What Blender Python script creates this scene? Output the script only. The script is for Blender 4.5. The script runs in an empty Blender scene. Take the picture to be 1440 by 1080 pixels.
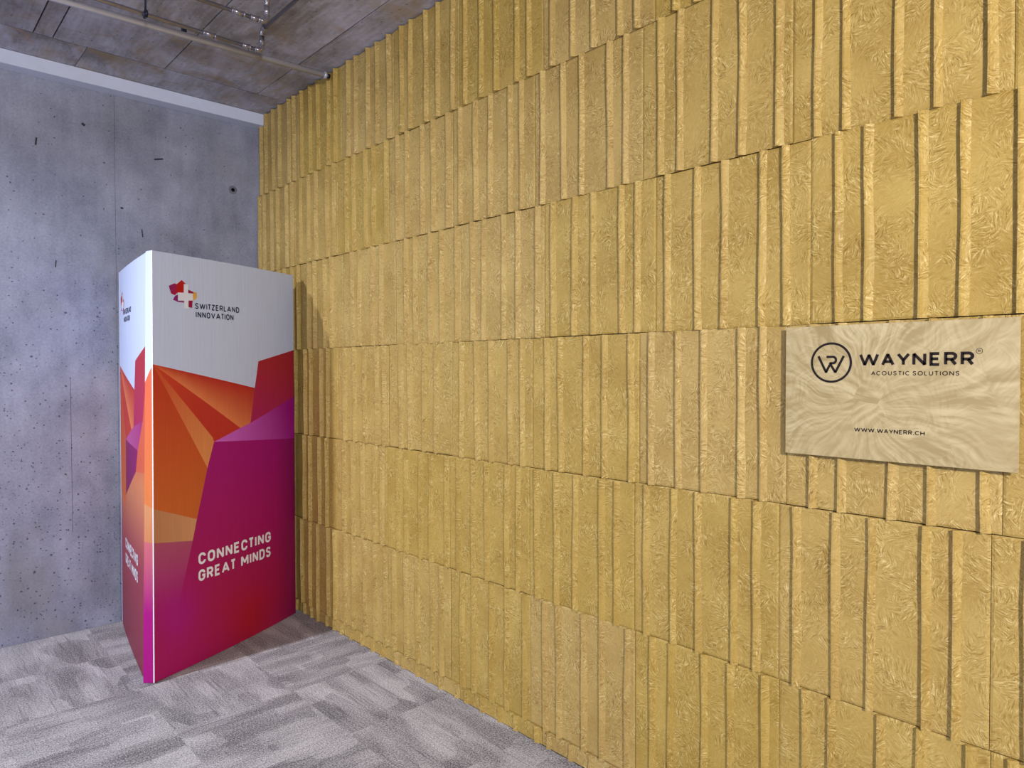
import bpy, bmesh, math, random
from mathutils import Vector, Matrix
random.seed(7)
SC = bpy.context.scene
COL = SC.collection
PI = math.pi

# ------------------------------------------------------------------ camera
cam_data = bpy.data.cameras.new('camera')
cam = bpy.data.objects.new('camera', cam_data); COL.objects.link(cam)
CAM = Vector((-1.8765, -4.43687, 1.44417))
yaw, pitch, roll = 0.823518, -0.0212020, -0.00226867
fw = Vector((math.cos(yaw)*math.cos(pitch), math.sin(yaw)*math.cos(pitch), math.sin(pitch)))
r0 = Vector((math.sin(yaw), -math.cos(yaw), 0)); u0 = r0.cross(fw)
rt = math.cos(roll)*r0 + math.sin(roll)*u0
up = -math.sin(roll)*r0 + math.cos(roll)*u0
m = Matrix((rt, up, -fw)).transposed().to_4x4(); m.translation = CAM
cam.matrix_world = m
cam_data.sensor_width = 36.0
cam_data.lens = 36.0*976.46/1440.0
cam_data.clip_start = 0.02
SC.camera = cam

# ------------------------------------------------------------------ light
world = bpy.data.worlds.new('world'); SC.world = world
world.use_nodes = True
bg = world.node_tree.nodes['Background']
bg.inputs['Color'].default_value = (0.66, 0.76, 1.0, 1)
bg.inputs['Strength'].default_value = 0.27

def area(name, loc, target, size, size_y, power, color, spread=180):
    d = bpy.data.lights.new(name, 'AREA'); d.shape = 'RECTANGLE'
    d.size = size; d.size_y = size_y; d.energy = power; d.color = color
    d.spread = math.radians(spread)
    o = bpy.data.objects.new(name, d); COL.objects.link(o)
    o.location = loc
    o.rotation_euler = (Vector(target)-Vector(loc)).to_track_quat('-Z', 'Y').to_euler()
    return o
area('ceiling_lamp_light', (-3.05, -1.05, 3.0), (-0.3, -1.3, 0.2), 0.10, 0.10, 30, (0.84, 0.89, 1.0), 95)
area('room_lamp_light', (-2.35, -6.15, 2.2), (-0.1, -2.9, 1.1), 0.22, 0.22, 138, (1.0, 0.97, 0.93))
area('window_light', (-5.4, -2.8, 1.5), (0, -2.6, 1.0), 3.0, 1.6, 34, (0.74, 0.84, 1.0), 130)

SC.view_settings.view_transform = 'Standard'
SC.view_settings.look = 'None'
SC.view_settings.gamma = 1
SC.view_settings.use_curve_mapping = False
SC.view_settings.exposure = 0.0

# ------------------------------------------------------------------ helpers
def lin(c):
    return tuple((x/255/12.92 if x/255 <= .04045 else ((x/255+.055)/1.055)**2.4) for x in c)
def L4(c): return (*lin(c), 1)

def link(name, me, mat=None, parent=None, loc=None):
    o = bpy.data.objects.new(name, me); COL.objects.link(o)
    if mat is not None and me is not None and not me.materials: me.materials.append(mat)
    if parent: o.parent = parent
    if loc: o.location = loc
    return o
def empty(name, loc):
    o = bpy.data.objects.new(name, None); COL.objects.link(o)
    o.location = loc; o.empty_display_size = .1
    return o
def tag(o, label=None, cat=None, group=None, kind=None):
    if label: o['label'] = label
    if cat: o['category'] = cat
    if group: o['group'] = group
    if kind: o['kind'] = kind
    return o
def mesh(name, vs, fs, smooth=False):
    me = bpy.data.meshes.new(name); me.from_pydata(vs, [], fs)
    if smooth: me.polygons.foreach_set('use_smooth', [True]*len(me.polygons))
    me.update(); return me
def box_mesh(name, lo, hi, bev=0.0):
    bm = bmesh.new()
    x0, y0, z0 = lo; x1, y1, z1 = hi
    v = [bm.verts.new(c) for c in [(x0,y0,z0),(x1,y0,z0),(x1,y1,z0),(x0,y1,z0),(x0,y0,z1),(x1,y0,z1),(x1,y1,z1),(x0,y1,z1)]]
    for f in [(0,3,2,1),(4,5,6,7),(0,1,5,4),(1,2,6,5),(2,3,7,6),(3,0,4,7)]: bm.faces.new([v[i] for i in f])
    if bev: bmesh.ops.bevel(bm, geom=bm.edges[:], offset=bev, segments=1, affect='EDGES')
    me = bpy.data.meshes.new(name); bm.to_mesh(me); bm.free(); return me
def tube_mesh(name, path, r, seg=14, rads=None):
    """Round tube along a list of points."""
    P = [Vector(q) for q in path]; vs = []; fs = []
    nrm = None
    for i, q in enumerate(P):
        t = ((P[min(i+1, len(P)-1)]-P[max(i-1, 0)])).normalized()
        if nrm is None:
            a = Vector((0, 0, 1)) if abs(t.z) < .9 else Vector((1, 0, 0))
            nrm = (a - t*a.dot(t)).normalized()
        else: nrm = (nrm - t*nrm.dot(t)).normalized()
        b = t.cross(nrm); rr = rads[i] if rads else r
        for k in range(seg):
            a = 2*PI*k/seg; vs.append(q + (nrm*math.cos(a)+b*math.sin(a))*rr)
    for i in range(len(P)-1):
        for k in range(seg):
            a = i*seg+k; b2 = i*seg+(k+1) % seg
            fs.append((a, b2, b2+seg, a+seg))
    fs.append(tuple(range(seg-1, -1, -1))); fs.append(tuple((len(P)-1)*seg+k for k in range(seg)))
    me = mesh(name, vs, fs, True)
    return me

# ------------------------------------------------------------------ node helpers
class NT:
    def __init__(s, name):
        s.m = bpy.data.materials.new(name); s.m.use_nodes = True
        s.t = s.m.node_tree; s.b = s.t.nodes['Principled BSDF']
    def n(s, typ, **kw):
        nd = s.t.nodes.new(typ)
        for k, v in kw.items():
            if k.startswith('_'): setattr(nd, k[1:], v)
            else:
                key = int(k[1:]) if k[0] == 'i' and k[1:].isdigit() else k
                s.set(nd.inputs[key], v)
        return nd
    def set(s, inp, v):
        if isinstance(v, bpy.types.NodeSocket): s.t.links.new(v, inp)
        else: inp.default_value = v
    def math(s, op, a, b=0.0, c=None, clamp=False):
        nd = s.n('ShaderNodeMath', _operation=op, i0=a, i1=b, _use_clamp=clamp)
        if c is not None: s.set(nd.inputs[2], c)
        return nd.outputs[0]
    def mix(s, f, a, b, blend='MIX'):
        nd = s.t.nodes.new('ShaderNodeMix'); nd.data_type = 'RGBA'; nd.blend_type = blend
        s.set(nd.inputs[0], f); s.set(nd.inputs[6], a); s.set(nd.inputs[7], b)
        return nd.outputs[2]
    def vmath(s, op, a, b=(0, 0, 0)):
        nd = s.n('ShaderNodeVectorMath', _operation=op, i0=a)
        if op == 'SCALE': s.set(nd.inputs[3], b)
        else: s.set(nd.inputs[1], b)
        return nd.outputs[0]
    def noise(s, vec, scale, detail=3, rough=.5, out=0, dist=0):
        return s.n('ShaderNodeTexNoise', Vector=vec, Scale=scale, Detail=detail, Roughness=rough, Distortion=dist).outputs[out]
    def ramp(s, f, lo, hi, a=0.0, b=1.0):
        return s.n('ShaderNodeMapRange', _clamp=True, i0=f, i1=lo, i2=hi, i3=a, i4=b).outputs[0]
    def bump(s, h, strength, dist, normal=None):
        nd = s.n('ShaderNodeBump', Strength=strength, Distance=dist, Height=h)
        if normal is not None: s.set(nd.inputs['Normal'], normal)
        return nd.outputs[0]
    def base(s, col, rough=.6, spec=.3, metal=0.0, normal=None):
        s.set(s.b.inputs['Base Color'], col); s.set(s.b.inputs['Roughness'], rough)
        s.b.inputs['Specular IOR Level'].default_value = spec
        s.b.inputs['Metallic'].default_value = metal
        if normal is not None: s.set(s.b.inputs['Normal'], normal)
        return s.m

def feather(s, P, vscale, sy, sz, warp=.02, wscale=20):
    """crumpled-frost streaks: noise stretched in a random direction per cell (in the y,z plane)"""
    w = s.n('ShaderNodeTexNoise', Vector=P, Scale=wscale, Detail=2.0)
    wp = s.vmath('ADD', P, s.vmath('SCALE', s.vmath('SUBTRACT', w.outputs[1], (.5, .5, .5)), warp))
    v = s.n('ShaderNodeTexVoronoi', Vector=wp, Scale=vscale)
    ang = s.math('MULTIPLY', s.n('ShaderNodeSeparateColor', i0=v.outputs['Color']).outputs[0], 2*PI)
    rot = s.n('ShaderNodeVectorRotate', _rotation_type='X_AXIS', Vector=wp, Angle=ang)
    loc = s.vmath('MULTIPLY', rot.outputs[0], (1, sy, sz))
    off = s.vmath('ADD', loc, s.vmath('SCALE', v.outputs['Color'], 30))
    return s.noise(off, 1.0, 2, .5), v

def mat_panel(name, dark, light, tan_d, tan_l):
    s = NT(name)
    g = s.n('ShaderNodeNewGeometry').outputs['Position']
    oi = s.n('ShaderNodeObjectInfo')
    P = s.vmath('ADD', g, s.vmath('SCALE', s.n('ShaderNodeCombineXYZ', i0=0.0, i1=1.0, i2=.37).outputs[0], s.math('MULTIPLY', oi.outputs['Random'], 9.0)))
    f1, v1 = feather(s, P, 30, 300, 56, .016, 26)
    f2, v2 = feather(s, P, 60, 480, 110, .010, 60)
    big = s.noise(P, 5.0, 3)
    pat = s.noise(P, 11.0, 2)
    amt = s.ramp(pat, .38, .62, .25, 1.0)
    h = s.math('ADD', s.math('MULTIPLY', f1, .65), s.math('MULTIPLY', f2, .45))
    hm = s.math('MULTIPLY', h, amt)
    t = s.ramp(s.math('ADD', s.math('MULTIPLY', s.math('SUBTRACT', h, .55), amt), s.math('MULTIPLY', big, .6)), .12, .5)
    strokes = s.math('MULTIPLY', s.math('MAXIMUM', s.ramp(f1, .58, .72), s.ramp(f2, .60, .74, 0, .8)), s.ramp(pat, .40, .62, .12, .62))
    att = s.n('ShaderNodeAttribute', _attribute_type='OBJECT', _attribute_name='tan_tint').outputs['Fac']
    ca = s.mix(t, L4(dark), L4(light)); cb = s.mix(t, L4(tan_d), L4(tan_l))
    col = s.mix(att, ca, cb)
    col = s.mix(strokes, col, L4((236, 214, 158)))
    deep = s.math('MULTIPLY', s.ramp(f1, .44, .32), s.ramp(pat, .36, .6, .1, .55))
    col = s.mix(deep, col, L4((120, 86, 26)))
    fine = s.noise(P, 420, 2)
    nb = s.bump(s.math('ADD', hm, s.math('MULTIPLY', fine, .12)), .75, .0036)
    return s.base(col, s.ramp(h, .4, .7, .62, .42), .35, 0, nb)
M_PANEL = mat_panel('pressed_felt', (158, 127, 54), (191, 161, 86), (163, 132, 76), (196, 168, 110))

def mat_concrete_wall():
    s = NT('cast_concrete_wall')
    P = s.n('ShaderNodeNewGeometry').outputs['Position']
    big = s.noise(P, 1.3, 4, .6)
    mid = s.noise(s.vmath('MULTIPLY', P, (1, 1, .7)), 5, 6, .62)
    streak = s.noise(s.vmath('MULTIPLY', P, (16, 16, .9)), 1.0, 3, .6)
    fine = s.noise(P, 90, 4, .65)
    f = s.math('ADD', s.math('MULTIPLY', big, .34), s.math('ADD', s.math('MULTIPLY', mid, .40), s.math('ADD', s.math('MULTIPLY', streak, .10), s.math('MULTIPLY', fine, .26))))
    col = s.mix(s.ramp(f, .40, .70), L4((104, 107, 126)), L4((170, 172, 193)))
    warm = s.ramp(s.noise(P, 2.1, 2), .52, .7, 0, .35)
    col = s.mix(warm, col, L4((146, 141, 138)))
    sp = s.n('ShaderNodeSeparateXYZ', i0=P); z = sp.outputs[2]
    # blow holes: more of them low on the wall
    pits = None
    for sc, thr, keep in ((34, .13, .87), (70, .22, .90), (13, .07, .86)):
        v = s.n('ShaderNodeTexVoronoi', _voronoi_dimensions='2D', Vector=s.vmath('ADD', s.n('ShaderNodeCombineXYZ', i0=sp.outputs[0], i1=z, i2=0.0).outputs[0], s.vmath('SCALE', s.n('ShaderNodeTexNoise', Vector=P, Scale=90.0).outputs[1], .010)), Scale=float(sc))
        rnd = s.n('ShaderNodeSeparateColor', i0=v.outputs['Color']).outputs[0]
        k = s.ramp(z, .5, 2.5, keep, .985)
        size = s.math('MULTIPLY', s.n('ShaderNodeSeparateColor', i0=v.outputs['Color']).outputs[1], thr)
        d = s.math('MULTIPLY', s.math('LESS_THAN', v.outputs['Distance'], s.math('ADD', size, thr*.35)), s.math('GREATER_THAN', rnd, k))
        pits = d if pits is None else s.math('MAXIMUM', pits, d)
    col = s.mix(s.math('MULTIPLY', pits, .72), col, L4((52, 52, 62)))
    nb = s.bump(s.math('SUBTRACT', s.math('MULTIPLY', fine, .25), pits), .5, .003)
    return s.base(col, .62, .3, 0, nb)
M_CWALL = mat_concrete_wall()

def mat_concrete_ceiling():
    s = NT('board_marked_concrete')
    g = s.n('ShaderNodeNewGeometry').outputs['Position']
    oi = s.n('ShaderNodeObjectInfo')
    P = s.vmath('ADD', g, s.vmath('SCALE', (1.0, .6, 0), s.math('MULTIPLY', oi.outputs['Random'], 3.0)))
    blot = s.noise(s.vmath('MULTIPLY', P, (3.2, 1.6, 1)), 1.5, 4, .62, dist=.6)
    grain = s.noise(s.vmath('MULTIPLY', P, (50, 6, 1)), 1.0, 4, .6)
    fine = s.noise(P, 60, 4, .6)
    stain = s.noise(P, 3.4, 5, .6, dist=.8)
    col = s.mix(s.ramp(s.math('ADD', s.math('MULTIPLY', blot, .6), s.math('ADD', s.math('MULTIPLY', grain, .25), s.math('MULTIPLY', fine, .15))), .4, .62), L4((140, 135, 138)), L4((198, 198, 218)))
    col = s.mix(s.ramp(stain, .50, .68, 0, .7), col, L4((164, 144, 112)))
    col = s.mix(s.ramp(s.noise(P, 6.0, 3, .5, dist=1.5), .62, .72, 0, .35), col, L4((178, 140, 104)))
    v = s.n('ShaderNodeTexVoronoi', _voronoi_dimensions='2D', Vector=P, Scale=14.0)
    pit = s.math('MULTIPLY', s.math('LESS_THAN', v.outputs['Distance'], .06), s.math('GREATER_THAN', s.n('ShaderNodeSeparateColor', i0=v.outputs['Color']).outputs[0], .72))
    col = s.mix(s.math('MULTIPLY', pit, .6), col, L4((60, 56, 60)))
    nb = s.bump(s.math('SUBTRACT', s.math('ADD', s.math('MULTIPLY', grain, .5), fine), pit), .35, .003)
    return s.base(col, .65, .25, 0, nb)
M_CEIL = mat_concrete_ceiling()

def mat_carpet():
    s = NT('loop_pile_carpet')
    g = s.n('ShaderNodeNewGeometry').outputs['Position']
    oi = s.n('ShaderNodeObjectInfo')
    R = oi.outputs['Random']
    sx = s.n('ShaderNodeSeparateXYZ', i0=g)
    swap = s.math('GREATER_THAN', s.math('FRACT', s.math('MULTIPLY', R, 7.31)), .62)
    a = s.n('ShaderNodeMix', i0=swap, i2=sx.outputs[0], i3=sx.outputs[1]).outputs[0]
    b = s.n('ShaderNodeMix', i0=swap, i2=sx.outputs[1], i3=sx.outputs[0]).outputs[0]
    off = s.math('MULTIPLY', R, 13.0)
    Q = s.n('ShaderNodeCombineXYZ', i0=s.math('ADD', a, off), i1=s.math('ADD', b, off), i2=0.0).outputs[0]
    wob = s.vmath('SCALE', s.vmath('SUBTRACT', s.n('ShaderNodeTexNoise', Vector=Q, Scale=40.0, Detail=4.0).outputs[1], (.5, .5, .5)), .010)
    Qw = s.vmath('ADD', Q, wob)
    patch = s.ramp(s.noise(s.vmath('MULTIPLY', Qw, (2.6, 8.0, 1)), 1.0, 1, .4), .40, .60)
    vp2 = s.n('ShaderNodeTexVoronoi', _distance='CHEBYCHEV', Vector=s.vmath('MULTIPLY', Qw, (3.6, 8, 1)), Scale=1.0)
    patch2 = s.n('ShaderNodeSeparateColor', i0=vp2.outputs['Color']).outputs[1]
    streak = s.noise(s.vmath('MULTIPLY', Qw, (7, 110, 1)), 1.0, 4, .65)
    cross = s.noise(s.vmath('MULTIPLY', Qw, (120, 9, 1)), 1.0, 3, .6)
    loops = s.noise(g, 170, 1, .8)
    loops2 = s.noise(s.vmath('MULTIPLY', g, (1, 1, 0)), 130, 3, .9)
    f = s.math('MULTIPLY', patch, .14)
    for q, w in ((patch2, .17), (streak, .36), (cross, .14), (loops, 1.15), (loops2, .55)):
        f = s.math('ADD', f, s.math('MULTIPLY', q, w))
    t = s.ramp(f, 1.0, 1.70)
    thin = s.math('MULTIPLY', s.ramp(s.noise(s.vmath('MULTIPLY', Q, (3.2, 90, 1)), 1.0, 1, .3), .66, .70), .45)
    col = s.mix(t, L4((98, 95, 99)), L4((230, 226, 230)))
    col = s.mix(thin, col, L4((100, 97, 104)))
    nb = s.bump(s.math('ADD', s.math('ADD', loops, loops2), s.math('MULTIPLY', t, .4)), .6, .004)
    return s.base(col, .95, .1, 0, nb)
M_CARPET = mat_carpet()

def plain(name, col, rough=.5, spec=.3, metal=0.0, var=.06, scale=20, bump=0.0):
    s = NT(name); P = s.n('ShaderNodeNewGeometry').outputs['Position']
    n = s.noise(P, scale, 3)
    c = L4(col)
    dk = tuple(x*(1-var) for x in c[:3])+(1,); lt = tuple(min(1, x*(1+var)) for x in c[:3])+(1,)
    nb = s.bump(n, .2, bump) if bump else None
    return s.base(s.mix(n, dk, lt), rough, spec, metal, nb)
M_WHITE = plain('white_lacquer', (214, 220, 243), .45)
M_BACK = plain('wall_backing', (70, 58, 36), .9)
M_STEEL = plain('stainless_pipe', (164, 160, 170), .26, .5, .78, .15, 30)
M_GALV = plain('galvanised_tube', (196, 196, 210), .32, .5, .35, .1, 14)
M_DARKMETAL = plain('blued_steel_clamp', (52, 58, 78), .35, .5, .8, .2, 60)
M_INK = plain('dark_print_ink', (34, 24, 24), .6, .2)
M_NAVY = plain('navy_print_ink', (34, 38, 62), .6, .2)
M_WHITEINK = plain('white_print_ink', (236, 232, 238), .6, .2)
M_HOLE = plain('dark_hole', (10, 11, 20), .8, .1)
M_JOINT = plain('dark_joint', (48, 46, 52), .9, .1)  # even dark colour of the slabs that show through the joints

# ------------------------------------------------------------------ room shell
H = 3.072
YEND, XEND = -7.0, -5.5
# floor: slab with carpet tiles
floor = tag(link('floor', box_mesh('floor', (XEND, YEND, -.06), (.14, .12, -.006)), M_JOINT), kind='structure')
TS = .5
tile_me = box_mesh('carpet_tile', (.0001, .0001, -.006), (TS-.0001, TS-.0001, 0), .0003)
tile_me.materials.append(M_CARPET)
for i in range(11):
    for j in range(14):
        link('carpet_tile', tile_me, None, floor, (-(i+1)*TS, -(j+1)*TS, 0))
# strip of carpet under the panel wall
# ceiling: slab with formwork boards
ceil = tag(link('ceiling', box_mesh('ceiling', (XEND, YEND, H+.012), (.14, .12, H+.12)), M_JOINT), kind='structure')
xs = [.10, -.165, -.675, -1.188, -1.268, -1.72, -2.23, -2.74, -3.25, -3.76, -4.27, -4.78, XEND]
def slab(name, x0, x1, y0, y1, parent, mat, dz=0):
    return link(name, box_mesh(name, (x0, y0, H+dz), (x1, y1, H+.014)), mat, parent)
g = .0032
for a, b in zip(xs[:-1], xs[1:]):
    jit = random.uniform(-.0012, .0)
    for y0, y1 in ((-2.9, -.385), (-5.4, -2.9), (YEND, -5.4)):
        slab('concrete_board', b+g, a-g, y0+g, y1-g, ceil, M_CEIL, random.uniform(0, .0015))
for a, b in ((.10, -1.04), (-1.04, -3.2), (-3.2, XEND)):
    slab('concrete_board', b+.0015, a-.0015, -.385+.006, .12, ceil, M_CEIL, .0008)
# far concrete wall
wf = tag(link('wall_far', box_mesh('wall_far', (XEND, .01, 0), (.12, .12, H+.012)), M_JOINT), kind='structure')
for a, b in ((.12, -.833), (-.833, -2.4), (-2.4, -3.9), (-3.9, XEND)):
    link('concrete_panel', box_mesh('concrete_panel', (b+.0006, 0, 0), (a-.0006, .011, H), .0005), M_CWALL, wf)
# cracks / formwork marks on the concrete wall (thin recess lines)
link('form_mark', box_mesh('form_mark', (-1.0665, -.0006, .55), (-1.065, .001, 1.40)), plain('form_mark', (70, 70, 82), .8), wf)
M_MARK = plain('concrete_mark', (58, 58, 68), .9)
for mx, mz, w_, h_, an in ((-.602, 2.687, .050, .009, -.25), (-1.205, 2.66, .008, .040, .1), (-.985, 2.80, .018, .014, .5), (-.80, 2.37, .014, .010, 0), (-.695, 2.24, .006, .045, -.1), (-1.125, 2.02, .005, .040, .1)):
    me = box_mesh('surface_mark', (-w_/2, -.0006, -h_/2), (w_/2, .001, h_/2), .0003)
    o = link('surface_mark', me, M_MARK, wf, (mx, -.0002, mz)); o.rotation_euler = (0, an, 0)
# tie hole: ring + recessed plug
def ring_mesh(name, r0, r1, depth, seg=28):
    vs = []; fs = []
    for r, y in ((r1, 0), (r0, -depth), (r0*.9, -depth)):
        for k in range(seg): vs.append((r*math.cos(2*PI*k/seg), y, r*math.sin(2*PI*k/seg)))
    for q in range(2):
        for k in range(seg):
            a = q*seg+k; b = q*seg+(k+1) % seg; fs.append((a, b, b+seg, a+seg))
    fs.append(tuple(range(2*seg, 3*seg)))
    return mesh(name, vs, fs)
link('tie_hole_rim', ring_mesh('tie_hole_rim', .021, .026, .0012), plain('cement_collar', (112, 112, 126), .8), wf, (-.168, -.0003, 2.582))
link('tie_hole', ring_mesh('tie_hole', .010, .0115, .0008), M_HOLE, wf, (-.168, -.0018, 2.582))
# right wall backing
wr = tag(link('wall_right', box_mesh('wall_right', (.012, YEND, 0), (.14, .12, H+.012)), M_BACK), kind='structure')

# white duct under the ceiling along the far wall
duct = box_mesh('trim_1', (XEND, -.094, 2.999), (-.0005, -.0005, H-.001), .002)
tag(link('trim_1', duct, M_WHITE), kind='structure')

# ------------------------------------------------------------------ acoustic panels
SEAMS = [3.066, 2.564, 2.064, 1.564, 1.064, .564, .064, .001]
RIBS = [
 [-.05,-0.122,-0.226,-0.318,-0.447,-0.513,-0.615,-0.721,-0.815,-0.935,-1.012,-1.149,-1.225,-1.345,-1.43,-1.538,-1.648,-1.721,-1.843,-1.932,-2.039,-2.123,-2.227,-2.319,-2.441,-2.508,-2.632,-2.735,-2.828,-2.946,-3.017,-3.167,-3.24,-3.36,-3.45,-3.55,-3.67,-3.745,-3.87,-3.955,-4.06,-4.17,-4.25,-4.37,-4.46],
 [-.02,-0.088,-0.199,-0.286,-0.41,-0.484,-0.593,-0.693,-0.784,-0.916,-0.989,-1.127,-1.198,-1.317,-1.397,-1.506,-1.609,-1.689,-1.81,-1.895,-2.003,-2.087,-2.189,-2.28,-2.4,-2.466,-2.58,-2.686,-2.775,-2.903,-2.971,-3.112,-3.184,-3.305,-3.394,-3.506,-3.614,-3.686,-3.811,-3.898,-4.006,-4.12,-4.19,-4.32,-4.41,-4.51],
 [-.09,-.17,-.29,-.37,-.48,-0.556,-0.689,-0.761,-0.878,-0.957,-1.071,-1.175,-1.25,-1.375,-1.459,-1.57,-1.676,-1.75,-1.865,-1.949,-2.061,-2.169,-2.239,-2.362,-2.446,-2.555,-2.635,-2.741,-2.83,-2.955,-3.021,-3.14,-3.248,-3.339,-3.459,-3.528,-3.67,-3.743,-3.868,-3.955,-4.065,-4.17,-4.25,-4.37,-4.46],
 [-.08,-.20,-.29,-.39,-.515,-0.636,-0.704,-0.83,-0.906,-1.016,-1.097,-1.195,-1.295,-1.414,-1.481,-1.626,-1.701,-1.817,-1.905,-2.014,-2.09,-2.193,-2.282,-2.399,-2.468,-2.604,-2.674,-2.796,-2.882,-2.997,-3.078,-3.18,-3.272,-3.395,-3.463,-3.606,-3.681,-3.804,-3.892,-4.002,-4.106,-4.18,-4.31,-4.39,-4.5],
 [-.06,-.18,-.26,-.37,-.49,-0.612,-0.685,-0.798,-0.886,-0.993,-1.08,-1.174,-1.27,-1.385,-1.455,-1.596,-1.665,-1.786,-1.867,-1.982,-2.067,-2.165,-2.255,-2.377,-2.444,-2.549,-2.652,-2.746,-2.869,-2.936,-3.059,-3.163,-3.253,-3.375,-3.444,-3.563,-3.668,-3.758,-3.884,-3.949,-4.088,-4.16,-4.29,-4.37,-4.48],
 [-.07,-.16,-.27,-.36,-.47,-0.577,-0.678,-0.77,-0.893,-0.967,-1.087,-1.171,-1.287,-1.383,-1.48,-1.561,-1.663,-1.757,-1.874,-1.941,-2.088,-2.165,-2.281,-2.373,-2.477,-2.591,-2.662,-2.786,-2.869,-2.982,-3.082,-3.154,-3.276,-3.364,-3.473,-3.591,-3.662,-3.783,-3.87,-3.979,-4.06,-4.17,-4.26,-4.38,-4.48],
 [-.09,-.2,-.31,-.4,-.5,-.6,-0.688,-0.766,-0.872,-.955,-1.04,-1.141,-1.248,-1.355,-1.444,-1.57,-1.629,-1.75,-1.833,-1.927,-2.045,-2.114,-2.22,-2.329,-2.424,-2.542,-2.609,-2.721,-2.817,-2.918,-3.03,-3.11,-3.23,-3.32,-3.44,-3.54,-3.62,-3.74,-3.83,-3.95,-4.05,-4.13,-4.25,-4.34,-4.46]]
JOINT0 = [-3.093, -3.046, -3.098, -3.034, -3.014, -3.017, -3.08]
PER = .5045

def rib_mesh(z0, z1, h, w, lean):
    """one moulded ridge, local origin on the panel front; steep left flank, eased right flank"""
    N = 8; vs = []; fs = []
    ph = random.uniform(0, 6.28); ph2 = random.uniform(0, 6.28); amp = random.uniform(.0003, .0016)
    if z1-z0 < .2: amp *= .3
    for i in range(N):
        t = i/(N-1); z = z0+(z1-z0)*t
        o = amp*math.sin(ph+t*5.0)+amp*.6*math.sin(ph2+t*11)+lean*(t-.5)
        hh = h*(1+.06*math.sin(ph2+t*7)); ww = w*(1+.10*math.sin(ph+t*9))
        for u, x in ((.0004, .002), (-.0010, -hh*.84), (.0008, -hh), (.0055, -hh*.98), (.0105, -hh*.50), (ww, .0006)):
            vs.append((x, -(u+o), z))
    K = 6
    for i in range(N-1):
        for k in range(K-1):
            a = i*K+k; fs.append((a, a+K, a+K+1, a+1))
    fs.append(tuple(range(K))); fs.append(tuple((N-1)*K+k for k in range(K-1, -1, -1)))
    return mesh('rib', vs, fs, False)

def panel_mesh(y0, y1, z0, z1, x0):
    """pressed panel slab y0>y1 with a faintly uneven front"""
    ny, nz = 4, 4; vs = []; fs = []
    W, Hh = y0-y1, z1-z0
    for i in range(nz+1):
        for j in range(ny+1):
            e = (i in (0, nz)) or (j in (0, ny))
            x = x0 + (.0022 if e else random.uniform(-.0008, .0008))
            fj = (0, .012, .5, .988, 1)[j] if ny == 4 else j/ny
            fi = (0, .012, .5, .988, 1)[i]
            if j in (1, 3) or i in (1, 3): x = x0 + (.0022 if e else random.uniform(-.0004, .0004))
            vs.append((x, -W*fj, Hh*fi))
    for i in range(nz):
        for j in range(ny):
            a = i*(ny+1)+j; fs.append((a, a+ny+1, a+ny+2, a+1))
    n0 = len(vs); vs += [(.0115, 0, 0), (.0115, -W, 0), (.0115, -W, Hh), (.0115, 0, Hh)]
    c = ny+1
    bot = [j for j in range(c)]; top = [nz*c+j for j in range(c)]
    lef = [i*c for i in range(nz+1)]; rig = [i*c+ny for i in range(nz+1)]
    fs.append(tuple(bot+[n0+1, n0])); fs.append(tuple(top[::-1]+[n0+3, n0+2]))
    fs.append(tuple(lef[::-1]+[n0, n0+3])); fs.append(tuple(rig+[n0+2, n0+1]))
    return mesh('acoustic_panel', vs, fs)

for r in range(7):
    z1, z0 = SEAMS[r], SEAMS[r+1]
    js = []
    y = JOINT0[r]
    while y < -PER*.45: y += PER
    js = [-.0008]; y -= PER if y > -.1 else 0
    while y > -4.62: js.append(y); y -= PER
    js.append(y)
    js = [js[0]] + [q for q in js[1:] if js[0]-q > .12]
    for a, b in zip(js[:-1], js[1:]):
        dx = random.uniform(-.0012, .0012); dz = random.uniform(-.0014, .0014) if r < 6 else 0
        gz = .0012
        pz0 = z0+gz+(dz if r < 6 else 0); pz1 = min(z1-gz+dz, 3.0665)
        if r == 6: pz0 = .001
        pm = panel_mesh(a-.0007, b+.0007, pz0, pz1, dx)
        p = link('acoustic_panel', pm, M_PANEL, wr, (0, a-.0007, pz0))
        tint = random.random()**1.3*.7
        p['tan_tint'] = tint
        for q in RIBS[r]:
            if a-.002 >= q > b+.018 or (a-.002 >= q and q-.026 > b):
                ext = .0004
                rm = rib_mesh(-ext, (pz1-pz0)+ext, random.uniform(.0112, .0132)*(1+.40*max(0, min(1, (q+2.6)/1.6)))*(1 if r < 6 else .8), random.uniform(.017, .021), random.uniform(-.004, .004))
                rb = link('rib', rm, M_PANEL, p, (dx, q-(a-.0007), 0))
                rb['tan_tint'] = max(0, min(1, tint+random.uniform(-.08, .08)))

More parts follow.
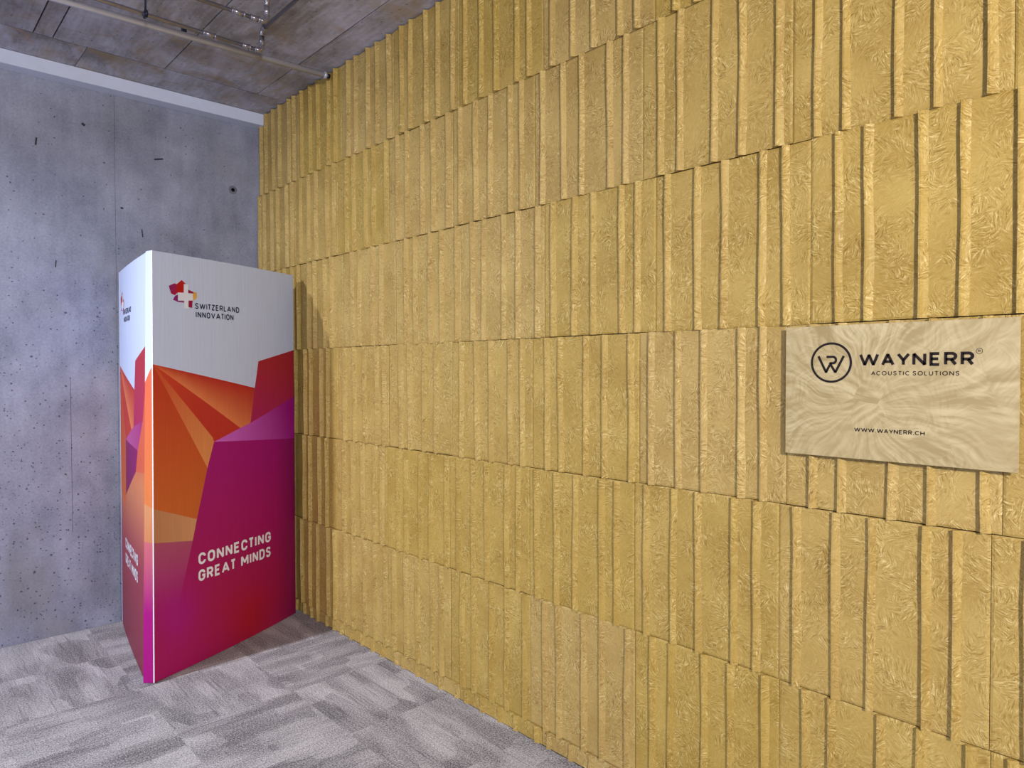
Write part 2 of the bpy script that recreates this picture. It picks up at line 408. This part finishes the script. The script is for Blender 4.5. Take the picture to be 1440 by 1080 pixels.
# ------------------------------------------------------------------ stroke lettering
def crom(pts, n=5):
    out = []
    for i in range(len(pts)-1):
        p0 = pts[max(i-1, 0)]; p1 = pts[i]; p2 = pts[i+1]; p3 = pts[min(i+2, len(pts)-1)]
        for k in range(n):
            t = k/n
            out.append(tuple(.5*((2*p1[c])+(-p0[c]+p2[c])*t+(2*p0[c]-5*p1[c]+4*p2[c]-p3[c])*t*t+(-p0[c]+3*p1[c]-3*p2[c]+p3[c])*t**3) for c in (0, 1)))
    out.append(pts[-1]); return out
def arc(cx, cy, rx, ry, a0, a1, n=8):
    return [(cx+rx*math.cos(math.radians(a0+(a1-a0)*k/n)), cy+ry*math.sin(math.radians(a0+(a1-a0)*k/n))) for k in range(n+1)]
def glyph(ch, geo):
    rv = .5 if geo else .30
    if ch == 'A': return [[(0, 0), (.5, 1), (1, 0)], [(.17, .30), (.83, .30)]], .80
    if ch == 'C':
        if geo: return [arc(.55, .5, .55, .5, 45, 315, 18)], .78
        return [[(1, .70)]+arc(.5, 1-rv, .5, rv, 10, 180)+arc(.5, rv, .5, rv, 180, 350)+[(1, .30)]], .62
    if ch == 'D':
        return [[(0, 0), (0, 1)]+arc(.45, 1-rv, .55, rv, 90, 0)+arc(.45, rv, .55, rv, 0, -90)+[(0, 0)]], .82 if geo else .64
    if ch == 'E': return [[(1, 1), (0, 1), (0, 0), (1, 0)], [(0, .52), (.88, .52)]], .62 if geo else .56
    if ch == 'G':
        return [[(1, .72)]+arc(.5, 1-rv, .5, rv, 12, 180)+arc(.5, rv, .5, rv, 180, 360)+[(1, .47), (.55, .47)]], .64
    if ch == 'H': return [[(0, 0), (0, 1)], [(1, 0), (1, 1)], [(0, .5), (1, .5)]], .76
    if ch == 'I': return [[(.5, 0), (.5, 1)]], 0
    if ch == 'L': return [[(0, 1), (0, 0), (1, 0)]], .54
    if ch == 'M': return [[(0, 0), (0, 1), (.5, .30), (1, 1), (1, 0)]], .80
    if ch == 'N': return [[(0, 0), (0, 1), (1, 0), (1, 1)]], .78 if geo else .64
    if ch == 'O':
        if geo: return [arc(.5, .5, .5, .5, 90, 450, 24)], .94
        return [arc(.5, 1-rv, .5, rv, 0, 180)+arc(.5, rv, .5, rv, 180, 360)+[(1, 1-rv)]], .64
    if ch == 'R': return [[(0, 0), (0, 1)]+arc(.6, .735, .4, .265, 90, -90)+[(0, .47)], [(.55, .47), (1, 0)]], .70 if geo else .62
    if ch == 'S': return [crom([(.97, .80), (.8, .95), (.5, 1), (.2, .95), (.03, .76), (.2, .59), (.5, .51), (.8, .43), (.97, .25), (.8, .06), (.5, 0), (.2, .04), (.02, .2)], 3)], .64 if geo else .60
    if ch == 'T': return [[(0, 1), (1, 1)], [(.5, 1), (.5, 0)]], .68 if geo else .58
    if ch == 'U': return [[(0, 1), (0, .38)]+arc(.5, .38, .5, .38, 180, 360)+[(1, 1)]], .74
    if ch == 'V': return [[(0, 1), (.5, 0), (1, 1)]], .76
    if ch == 'W': return [[(0, 1), (.25, 0), (.5, .97), (.75, 0), (1, 1)]], 1.22 if geo else 1.02
    if ch == 'Y': return [[(0, 1), (.5, .42), (1, 1)], [(.5, .42), (.5, 0)]], .78
    if ch == 'Z': return [[(0, 1), (1, 1), (0, 0), (1, 0)]], .58
    if ch == '.': return [[(.5, -.06), (.5, .12)]], 0
    return [], .3
def stroke(poly, t):
    """quads of half-width t/2 round a polyline with mitred joins"""
    P = []
    for q in poly:
        if not P or (abs(q[0]-P[-1][0])+abs(q[1]-P[-1][1])) > 1e-6: P.append(q)
    closed = abs(P[0][0]-P[-1][0])+abs(P[0][1]-P[-1][1]) < 1e-6
    if closed: P = P[:-1]
    n = len(P); V = [Vector(q) for q in P]
    def nr(a, b):
        d = (b-a).normalized(); return Vector((-d.y, d.x))
    segs = []; cur = [V[0]]; joins = []
    rng = range(1, n+1) if closed else range(1, n)
    for i in rng:
        v = V[i % n]; cur.append(v)
        last = (i == n) if closed else (i == n-1)
        if not last:
            n1 = nr(V[i-1], V[i]); n2 = nr(V[i], V[(i+1) % n])
            if n1.dot(n2) < .62:
                joins.append((v, n1, n2)); segs.append(cur); cur = [v]
    segs.append(cur)
    if closed:
        n1 = nr(V[-1], V[0]); n2 = nr(V[0], V[1])
        if n1.dot(n2) < .62: joins.append((V[0], n1, n2))
    quads = []
    smooth_close = closed and len(segs) == 1 and not joins
    for sg in segs:
        L = []; R = []
        for i, v in enumerate(sg):
            if 0 < i < len(sg)-1: a_, b_ = nr(sg[i-1], v), nr(v, sg[i+1])
            elif smooth_close: a_, b_ = nr(V[-1], V[0]), nr(V[0], V[1])
            elif i == 0: a_ = b_ = nr(sg[0], sg[1])
            else: a_ = b_ = nr(sg[-2], sg[-1])
            m_ = (a_+b_).normalized(); off = m_*(t/2/max(m_.dot(a_), .7))
            L.append(v+off); R.append(v-off)
        for i in range(len(sg)-1): quads.append([R[i], R[i+1], L[i+1], L[i]])
    for v, n1, n2 in joins:
        sgn = -1 if (n1.x*n2.y-n1.y*n2.x) > 0 else 1      # outer side of the turn
        m_ = (n1+n2)
        if m_.length < 1e-4: continue
        m_.normalize(); c = max(m_.dot(n1), .60)
        p1 = v+n1*sgn*t/2; p2 = v+n2*sgn*t/2
        if m_.dot(n1) > .66: quads.append([v, p1, v+m_*sgn*t/2/c, p2])
        else: quads.append([v, p1, p2])
    return quads
def text_quads(txt, cap, total, weight, geo, gap=.16):
    """returns quads in (u,v), u 0..total, v 0..cap"""
    items = []; x = 0
    for ch in txt:
        if ch == ' ': x += .30; continue
        ps, w = glyph(ch, geo)
        w = max(w, weight)
        if ch in 'TY' and x > 0 and not geo: x -= .05
        items.append((ps, x, w)); x += w+gap-(.05 if ch in 'TL' and not geo else 0)
        if geo and ch in 'AVYW': x -= .05
    x -= gap
    sc = total/x; out = []
    for ps, x0, w in items:
        for pl in ps:
            q = [((x0+weight/2+u*(w-weight))*sc, (weight/2+v*(1-weight))*cap) for u, v in pl]
            out += stroke(q, weight*cap*(.5+.5*sc/cap) if cap else 0)
    return out
def quads_mesh(name, quads, fn):
    vs = []; fs = []
    for q in quads:
        k = len(vs); vs += [fn(p[0], p[1]) for p in q]; fs.append(tuple(range(k, k+len(q))))
    return mesh(name, vs, fs)

# ------------------------------------------------------------------ display tower
TH = 1.988
def face_fn(B0, R0, B1, R1, sag):
    B0, R0, B1, R1 = map(Vector, (B0, R0, B1, R1))
    def f(s, z, out=0.0):
        a = z/TH; B = B0.lerp(B1, a); R = R0.lerp(R1, a); d = R-B; n = Vector((d.y, -d.x)).normalized()
        q = B+d*s+n*(sag*4*s*(1-s)+out)
        return (q.x, q.y, z+.003)
    return f
ORG = Vector((-.61, -.42, 0))
def rel(f):
    return lambda s, z, out=0.0: tuple(Vector(f(s, z, out))-ORG)
F_R = rel(face_fn((-.932, -.988), (-.041, -.564), (-.917, -.985), (-.063, -.614), .020))
F_L = rel(face_fn((-.835, -.037), (-.958, -.935), (-.838, -.078), (-.922, -.905), .006))
F_B = rel(face_fn((-.041, -.556), (-.835, -.030), (-.063, -.606), (-.838, -.071), .0))
F_C = rel(face_fn((-.970, -.952), (-.932, -.990), (-.931, -.936), (-.917, -.987), .002))

LIT = (.60, .54, .52)      # how the print's own inks relate to the values read in the shaded photograph
def ink(c):
    l = lin(c); return tuple(min(.86, max(.003, l[i]/LIT[i]*.83)) for i in range(3))
def lerp(a, b, t):
    t = max(0, min(1, t)); return tuple(a[i]+(b[i]-a[i])*t for i in range(3))
def grad(a, ca, b, cb):
    a = Vector(a); b = Vector(b); d = b-a; ca = ink(ca); cb = ink(cb)
    return lambda s, z: lerp(ca, cb, (Vector((s, z))-a).dot(d)/d.length_squared)
WHITE = (.57, .64, .87)
def bell(s, z, c, r): return math.exp(-(((s-c[0])/r[0])**2+((z-c[1])/r[1])**2))
def magenta(s, z):
    c = lerp(ink((142, 0, 92)), ink((150, 12, 62)), (1.0-z)/.75)
    c = lerp(c, ink((112, 0, 62)), (s-.82)/.2*.9)
    c = lerp(c, ink((158, 12, 22)), .85*bell(s, z, (.60, .10), (.16, .16)))
    c = lerp(c, ink((150, 10, 108)), .75*bell(s, z, (.13, .27), (.12, .13)))
    c = lerp(c, ink((152, 0, 86)), .6*bell(s, z, (.05, .0), (.3, .15)))
    return c
def lowleft(s, z):
    c = lerp(ink((152, 62, 86)), ink((150, 10, 100)), (.62-z)/.32)
    return lerp(c, magenta(s, z), (.5-z)/.25)
O = (0.0, 1.468)
def rayA(s, z):
    # dark along the upper edge O-V, light along the lower edge O-F1
    aU = math.atan2(1.344-O[1], .651); aL = math.atan2(1.136-O[1], .538)
    a = math.atan2(z-O[1], max(s, 1e-4)); t = (aU-a)/(aU-aL)
    c = lerp(ink((160, 32, 28)), ink((196, 104, 62)), t**1.3 if t > 0 else 0)
    return lerp(c, ink((178, 62, 26)), (.18-s)/.18*.5)
POLYS = [
 ([(0, TH), (1, TH), (1, 1.556), (.682, 1.488), (.651, 1.344), O], lambda s, z: WHITE),
 ([(.682, 1.488), (1, 1.556), (1, 1.286), (.615, 1.157), (.651, 1.344)], grad((.7, 1.5), (148, 30, 40), (.63, 1.17), (150, 24, 72))),
 ([(.354, 1.08), (.538, 1.136), (.615, 1.157), (1, 1.286), (1, 1.04)], grad((.9, 1.27), (140, 8, 104), (.45, 1.06), (176, 78, 160))),
 ([O, (.651, 1.344), (.615, 1.157), (.538, 1.136)], rayA),
 ([O, (.538, 1.136), (.354, 1.08), (.345, 1.103)], grad((0, 1.468), (176, 52, 26), (.25, 1.25), (166, 40, 30))),
 ([O, (.345, 1.103), (.354, 1.08), (.31, .954)], grad((.05, 1.4), (176, 66, 36), (.3, 1.0), (196, 116, 66))),
 ([O, (.31, .954), (.242, .711), (0, .802)], grad((.05, 1.4), (166, 44, 24), (.1, .78), (178, 82, 34))),
 ([(0, .802), (.242, .711), (.216, .61), (0, .645)], grad((.0, .7), (164, 104, 68), (.24, .68), (184, 124, 84))),
 ([(0, .645), (.216, .61), (.115, .26), (.06, 0), (0, 0)], lowleft),
 ([(.354, 1.08), (1, 1.04), (1, 0), (.06, 0), (.115, .26), (.216, .61), (.242, .711), (.31, .954)], magenta),
]
def left_low(s, z):
    c = lerp(ink((178, 66, 44)), ink((184, 108, 70)), (1.15-z)/.3)
    c = lerp(c, ink((140, 52, 64)), (.86-z)/.34)
    return lerp(c, ink((122, 36, 56)), (.5-z)/.5)
POLYS_L = [POLYS[0],
 ([(.682, 1.488), (1, 1.556), (1, 1.38), (.92, 1.2), (.615, 1.157), (.651, 1.344)], POLYS[1][1]),
 ([(.289, 1.071), (.538, 1.136), (.615, 1.157), (.92, 1.2), (.762, 1.048)], grad((.9, 1.2), (140, 34, 92), (.45, 1.06), (160, 66, 122))),
 POLYS[3],
 ([O, (.538, 1.136), (.289, 1.071)], POLYS[4][1]),
 ([O, (.289, 1.071), (.281, .77), (.24, .69), (0, .78)], POLYS[6][1]),
 ([(.289, 1.071), (.762, 1.048), (.698, .938), (.281, .77)], grad((.5, 1.04), (116, 8, 78), (.32, .8), (110, 10, 66))),
 ([(1, 1.38), (1, .96), (.698, .938), (.762, 1.048), (.92, 1.2)], lambda s, z: ink((186, 76, 50))),
 ([(1, .96), (1, 0), (0, 0), (0, .78), (.24, .69), (.281, .77), (.698, .938)], left_low),
]
def mat_print():
    s = NT('printed_fabric')
    a = s.n('ShaderNodeAttribute', _attribute_name='print').outputs['Color']
    P = s.n('ShaderNodeTexCoord').outputs['Object']
    weave = s.noise(s.vmath('MULTIPLY', P, (260, 260, 4)), 1.0, 2)
    col = s.mix(s.ramp(weave, .3, .7, 0, .10), a, (0, 0, 0, 1))
    wrinkle = s.noise(s.vmath('MULTIPLY', P, (2, 2, .6)), 1.5, 2)
    nb = s.bump(wrinkle, .15, .01)
    return s.base(col, .5, .3, 0, nb)
M_PRINT = mat_print()
def print_mesh(name, polys, fn, s_step=.0625, z_step=.08, th=0.0):
    bm = bmesh.new(); lay = bm.faces.layers.int.new('pid')
    for i, (pts, _) in enumerate(polys):
        f = bm.faces.new([bm.verts.new((s, z, 0)) for s, z in pts]); f[lay] = i
    k = s_step
    s0 = min(q[0] for P_, _ in polys for q in P_); s1 = max(q[0] for P_, _ in polys for q in P_)
    x = s0+k
    while x < s1-1e-4:
        bmesh.ops.bisect_plane(bm, geom=bm.verts[:]+bm.edges[:]+bm.faces[:], plane_co=(x, 0, 0), plane_no=(1, 0, 0)); x += k
    zt = max(q[1] for P_, _ in polys for q in P_); z = z_step
    while z < zt-1e-4:
        bmesh.ops.bisect_plane(bm, geom=bm.verts[:]+bm.edges[:]+bm.faces[:], plane_co=(0, z, 0), plane_no=(0, 1, 0)); z += z_step
    bmesh.ops.triangulate(bm, faces=[f for f in bm.faces if len(f.verts) > 4])
    cl = bm.loops.layers.float_color.new('print')
    for f in bm.faces:
        if f.normal.z < 0: f.normal_flip()
        fn2 = polys[f[lay]][1]
        cx = sum(v.co.x for v in f.verts)/len(f.verts); cy = sum(v.co.y for v in f.verts)/len(f.verts)
        for l in f.loops:
            c = fn2(l.vert.co.x*.98+cx*.02, l.vert.co.y*.98+cy*.02); l[cl] = (*c, 1)
    for v in bm.verts: v.co = Vector(fn(v.co.x, v.co.y))
    me = bpy.data.meshes.new(name); bm.to_mesh(me); bm.free()
    me.materials.append(M_PRINT)
    return me

tower = tag(empty('display_tower', ORG),
    'tall three-sided advertising tower in white, orange and magenta standing in the room corner', 'display')
EMB = {
 'a': ([(.087,1.835),(.119,1.85),(.132,1.847),(.132,1.804),(.122,1.794),(.1,1.8)], (118, 14, 84), (150, 10, 40)),
 'b': ([(.132,1.847),(.161,1.87),(.186,1.853),(.173,1.852),(.172,1.811),(.139,1.807),(.132,1.804)], (160, 8, 14), (160, 8, 20)),
 'c': ([(.123,1.792),(.139,1.798),(.138,1.77),(.175,1.771),(.174,1.763),(.138,1.764),(.11,1.772)], (116, 10, 96), (116, 10, 76)),
 'd': ([(.198,1.828),(.231,1.819),(.228,1.811),(.197,1.811)], (130, 4, 56), (130, 4, 56)),
 'e': ([(.231,1.819),(.249,1.818),(.253,1.798),(.244,1.785),(.227,1.777),(.228,1.811)], (186, 128, 48), (196, 146, 76)),
 'f': ([(.201,1.776),(.227,1.777),(.224,1.767),(.222,1.741),(.2,1.744)], (132, 0, 52), (132, 0, 52)),
}
CROSS = [(.173,1.851),(.198,1.853),(.197,1.811),(.227,1.811),(.227,1.778),(.2,1.777),(.199,1.736),(.175,1.736),(.175,1.773),(.138,1.771),(.139,1.809),(.172,1.811)]
M_CROSS = plain('pale_cross_ink', (222, 224, 238), .5)
for fn, side in ((F_R, 'right'), (F_L, 'left')):
    gp = link('graphic_panel', print_mesh('graphic_panel', POLYS if side == 'right' else POLYS_L, fn), None, tower)
    gp['label'] = 'printed panel facing the room' if side == 'right' else 'printed panel facing the left'
    em = link('emblem', print_mesh('emblem', [(p, grad(p[0], ca, p[3], cb)) for p, ca, cb in EMB.values()], lambda s, z: fn(s, z, .0008), 1, 5), None, gp)
    em['label'] = 'faceted red, purple and ochre emblem'
    cr = quads_mesh('cross', [[(.1385, 1.771), (.227, 1.7775), (.227, 1.811), (.139, 1.809)], [(.175, 1.736), (.199, 1.736), (.198, 1.853), (.173, 1.851)]], lambda u, v: fn(u, v, .0012))
    link('emblem_cross', cr, M_CROSS, gp)
    for txt, s0, s1, z0, z1, z0b, wt, mat in (
        ('SWITZERLAND', .239, .536, 1.7385, 1.767, 1.7385, .17, M_NAVY), ('INNOVATION', .243, .494, 1.6965, 1.726, 1.6965, .17, M_NAVY),
        ('CONNECTING', .248, .773, .483, .539, .478, .185, M_WHITEINK), ('GREAT', .248, .493, .400, .456, .395, .185, M_WHITEINK), ('MINDS', .534, .771, .400, .456, .395, .185, M_WHITEINK)):
        q = text_quads(txt, z1-z0, (s1-s0)*.985, wt, False, .13 if wt < .18 else .13)
        link('lettering', quads_mesh('lettering', q, lambda u, v, s0=s0, z0=z0: fn(s0+u/.985, z0+v, .0010)), mat, gp)['label'] = ('navy letters ' if mat is M_NAVY else 'white letters ')+txt
bp = print_mesh('graphic_panel', [([(0, TH), (1, TH), (1, 0), (0, 0)], lambda s, z: WHITE)], F_B, .25, .5)
link('graphic_panel', bp, None, tower)['label'] = 'white rear panel against the wall corner'
CAPP = [
 ([(0, TH), (1, TH), (1, 1.468), (0, 1.385)], lambda s, z: WHITE),
 ([(0, 1.385), (1, 1.468), (1, .802), (0, .826)], grad((.5, 1.4), (188, 82, 56), (.5, .82), (186, 100, 52))),
 ([(0, .826), (1, .802), (1, .645), (0, .650)], grad((0, .8), (178, 116, 78), (0, .66), (176, 106, 72))),
 ([(0, .650), (1, .645), (1, 0), (0, 0)], lambda s, z: lerp(ink((172, 84, 92)), ink((150, 8, 104)), (.62-z)/.3)),
]
link('corner_strip', print_mesh('corner_strip', CAPP, F_C, .5, .08), None, tower)['label'] = 'narrow rounded corner strip continuing the print'
seam_me = quads_mesh('seam_edge', [[(.90, .0), (1.0, .0), (1.0, TH), (.90, TH)]], lambda u, v: F_C(u, v, .0012))
link('seam_edge', seam_me, M_WHITEINK, tower)['label'] = 'thin white edge of the magnetic banner'
# return of the strip past the left panel, top lid, inner posts
lid = mesh('top_cover', [F_C(0, TH-.004), F_C(1, TH-.004), F_R(.25, TH-.004), F_R(.5, TH-.004), F_R(.75, TH-.004), F_R(1, TH-.004), F_L(0, TH-.004), F_L(.5, TH-.004), F_L(1, TH-.004)], [tuple(range(9))])
link('top_cover', lid, M_WHITE, tower)
rm = mesh('strip_return', [F_C(0, 0), F_C(0, TH), F_L(1, TH), F_L(1, 0)], [(0, 1, 2, 3)])
link('strip_return', rm, M_WHITE, tower)

# ------------------------------------------------------------------ sign on the panel wall
def mat_sign():
    s = NT('printed_sign_board')
    P = s.n('ShaderNodeTexCoord').outputs['Object']
    # radiating brush-like streaks: direction changes slowly, slivers cut by cells
    f1, v1 = feather(s, P, 7.5, 62, 9, .10, 5)
    f2, v2 = feather(s, P, 15, 150, 17, .06, 9)
    f3, v3 = feather(s, P, 26, 260, 40, .04, 20)
    big = s.noise(P, 3.5, 2)
    Pw = s.vmath('ADD', P, s.vmath('SCALE', s.vmath('SUBTRACT', s.n('ShaderNodeTexNoise', Vector=P, Scale=6.0, Detail=1.0).outputs[1], (.5, .5, .5)), .15))
    sp = s.n('ShaderNodeSeparateXYZ', i0=Pw)
    dy = s.math('ADD', sp.outputs[1], .19); dz = s.math('SUBTRACT', sp.outputs[2], .15)
    ang = s.math('ARCTAN2', dz, dy)
    rad = s.math('SQRT', s.math('ADD', s.math('MULTIPLY', dy, dy), s.math('MULTIPLY', dz, dz)))
    fan = s.noise(s.n('ShaderNodeCombineXYZ', i0=s.math('MULTIPLY', ang, 7.0), i1=s.math('MULTIPLY', rad, 7.0), i2=0.0).outputs[0], 1.0, 3, .6)
    fan2 = s.noise(s.n('ShaderNodeCombineXYZ', i0=s.math('MULTIPLY', ang, 19.0), i1=s.math('MULTIPLY', rad, 16.0), i2=3.0).outputs[0], 1.0, 2, .5)
    h = s.math('ADD', s.math('MULTIPLY', fan, .50), s.math('ADD', s.math('MULTIPLY', fan2, .28), s.math('MULTIPLY', f2, .22)))
    h = s.n('ShaderNodeMix', i0=s.ramp(rad, .02, .13), i2=f1, i3=h).outputs[0]
    t = s.ramp(h, .42, .60)
    col = s.mix(t, L4((158, 136, 90)), L4((198, 179, 138)))
    col = s.mix(s.ramp(big, .4, .6, 0, .5), col, L4((178, 157, 114)))
    return s.base(col, .38, .4)
sign_root = empty('company_sign', (-.0212, -3.5465, 1.2125))
tag(sign_root, 'flat beige company sign board with dark lettering fixed over the ribbed panels', 'sign')
SW, SH = .5305, .3445
link('sign_board', box_mesh('sign_board', (-.003, -SW, 0), (0, 0, SH), .0008), mat_sign(), sign_root)
SX = -.0036
sfn = lambda u, v: (SX, -u-.0015, v+.0005)
def disc(cx, cy, r, w, n=48):
    return stroke(arc(cx, cy, r, r, 0, 360, n), w)
link('lettering', quads_mesh('lettering', [[Vector((a[0]+.1914, a[1]+.2372)) for a in q] for q in text_quads('WAYNERR', .0320, .2520, .19, True, .15)], sfn), M_INK, sign_root)['label'] = 'dark letters WAYNERR'
link('lettering', quads_mesh('lettering', [[Vector((a[0]+.2209, a[1]+.2142)) for a in q] for q in text_quads('ACOUSTIC SOLUTIONS', .0105, .193, .15, True, .24)], sfn), M_INK, sign_root)['label'] = 'small dark letters ACOUSTIC SOLUTIONS'
link('lettering', quads_mesh('lettering', [[Vector((a[0]+.1809, a[1]+.0698)) for a in q] for q in text_quads('WWW.WAYNERR.CH', .0105, .1624, .17, True, .14)], sfn), M_INK, sign_root)['label'] = 'small dark web address letters'
lw = .0062
mono = disc(.1213, .2468, .0502, .0058)
mono += stroke([(.0885, .2640), (.1086, .2212), (.1178, .2404)], lw)
mono += stroke([(.1095, .2618), (.1262, .2618)]+arc(.1262, .2534, .0078, .0084, 90, -90, 10)+[(.1182, .2452), (.1325, .2212), (.1538, .2640)], lw)
link('emblem', quads_mesh('emblem', mono, sfn), M_INK, sign_root)['label'] = 'dark ring round interlaced W and R'
rg = disc(.4528, .2705, .0062, .0010, 24)+[[Vector((a[0]+.4503, a[1]+.2678)) for a in q] for q in text_quads('R', .0056, .0048, .16, True)]
link('registered_mark', quads_mesh('registered_mark', rg, sfn), M_INK, sign_root)

# ------------------------------------------------------------------ pipes under the ceiling
def dirpath(a, b, n=2):
    a, b = Vector(a), Vector(b); return [a.lerp(b, i/(n-1)) for i in range(n)]
def bend(p, a, b, r, n=7):
    """points of an elbow at corner p between directions a and b"""
    p = Vector(p); a = (Vector(a)-p).normalized(); b = (Vector(b)-p).normalized()
    s, e = p+a*r, p+b*r; out = []
    for i in range(n):
        t = i/(n-1); out.append(s*(1-t)**2+p*2*t*(1-t)+e*t*t)
    return out
# large tube
t0 = Vector((-2.9, -.825, 3.030)); t1 = Vector((-.020, -.987, 3.030))
root = tag(empty('conduit_tube', t1), 'thick grey metal tube running under the concrete ceiling to the yellow wall', 'pipe')
link('tube', tube_mesh('tube', [t0-t1, Vector((-.03, 0, 0))], .0150, 20), M_GALV, root)
link('end_collar', tube_mesh('end_collar', [(-.034, .001, 0), (-.020, 0, 0)], .0178, 20), M_GALV, root)
link('end_plug', tube_mesh('end_plug', [(-.022, 0, 0), (-.002, 0, 0)], .0135, 20), M_DARKMETAL, root)
for tt in (.745, .31):
    q = t0.lerp(t1, tt)-t1
    link('saddle_clip', box_mesh('saddle_clip', (q.x-.010, q.y-.012, .012), (q.x+.010, q.y+.012, H-3.030+.001), .002), M_DARKMETAL, root)
def pipe_run(name, label, y, xe, zlow, zhigh, yend, fits, xstart=-2.9):
    r = .0085
    o = Vector((xe, y, zlow))
    rt_ = tag(empty(name, o), label, 'pipe', 'steel sprinkler pipes under the ceiling')
    A = Vector((xstart, y, zlow)); B = Vector((xe, y, zlow)); Cc = Vector((xe, y, zhigh)); D = Vector((xe, yend, zhigh))
    br = .030
    link('pipe', tube_mesh('pipe', [A-o, B-o+Vector((-br, 0, 0))], r), M_STEEL, rt_)
    link('elbow', tube_mesh('elbow', [v-o for v in bend(B, A, Cc, br)], .0112), M_STEEL, rt_)
    link('riser', tube_mesh('riser', [B-o+Vector((0, 0, br)), Cc-o-Vector((0, 0, br))], .0112), M_STEEL, rt_)
    link('elbow', tube_mesh('elbow', [v-o for v in bend(Cc, B, D, br)], .0112), M_STEEL, rt_)
    link('pipe', tube_mesh('pipe', [Cc-o+Vector((0, -br, 0)), D-o], r), M_STEEL, rt_)
    def bead(q, d):
        return tube_mesh('bead', [q-d*.003, q-d*.0015, q+d*.0015, q+d*.003], 0, 14, [.0112, .0142, .0142, .0112])
    for x0, x1 in fits:
        link('coupling', tube_mesh('coupling', [(x0-xe, 0, 0), (x1-xe, 0, 0)], .0112), M_STEEL, rt_)
        for x in (x0, x1): link('coupling_bead', bead(Vector((x-xe, 0, 0)), Vector((1, 0, 0))), M_STEEL, rt_)
    link('coupling_bead', bead(Vector((-br-.004, 0, 0)), Vector((1, 0, 0))), M_STEEL, rt_)
    link('coupling_bead', bead(Vector((0, 0, br+.002)), Vector((0, 0, 1))), M_STEEL, rt_)
    link('coupling_bead', bead(Vector((0, -br-.002, zhigh-zlow)), Vector((0, 1, 0))), M_STEEL, rt_)
    return rt_
pipe_run('steel_pipe', 'thin steel pipe beside the thick tube, rising at an elbow and turning toward the viewer', -1.204, -.487, 2.950, 3.050, -6.0, [(-.755, -.705), (-.580, -.548)])
pipe_run('steel_pipe', 'second thin steel pipe at the top edge of the photo, farther from the concrete wall', -1.484, -.585, 2.950, 3.050, -6.0, [(-.735, -.686), (-.655, -.622)])
# hanger on the first pipe
hx, hy, hz = -.992, -1.204, 2.950
hg = tag(empty('pipe_hanger', (hx, hy, H)), 'small dark clamp on a threaded rod holding the thin pipe', 'pipe clamp')
link('threaded_rod', tube_mesh('threaded_rod', [(0, 0, 0), (0, 0, hz-H+.012)], .0042, 10), M_DARKMETAL, hg)
link('clamp_ring', tube_mesh('clamp_ring', [(-.007, 0, hz-H), (.007, 0, hz-H)], .0120, 16), M_DARKMETAL, hg)
for s_ in (-1, 1):
    link('clamp_bolt', tube_mesh('clamp_bolt', [(0, s_*.016, hz-H+.010), (0, s_*.016, hz-H-.010)], .0055, 8), M_DARKMETAL, hg)
link('clamp_ear', box_mesh('clamp_ear', (-.006, -.020, hz-H-.002), (.006, .020, hz-H+.003), .0006), M_DARKMETAL, hg)
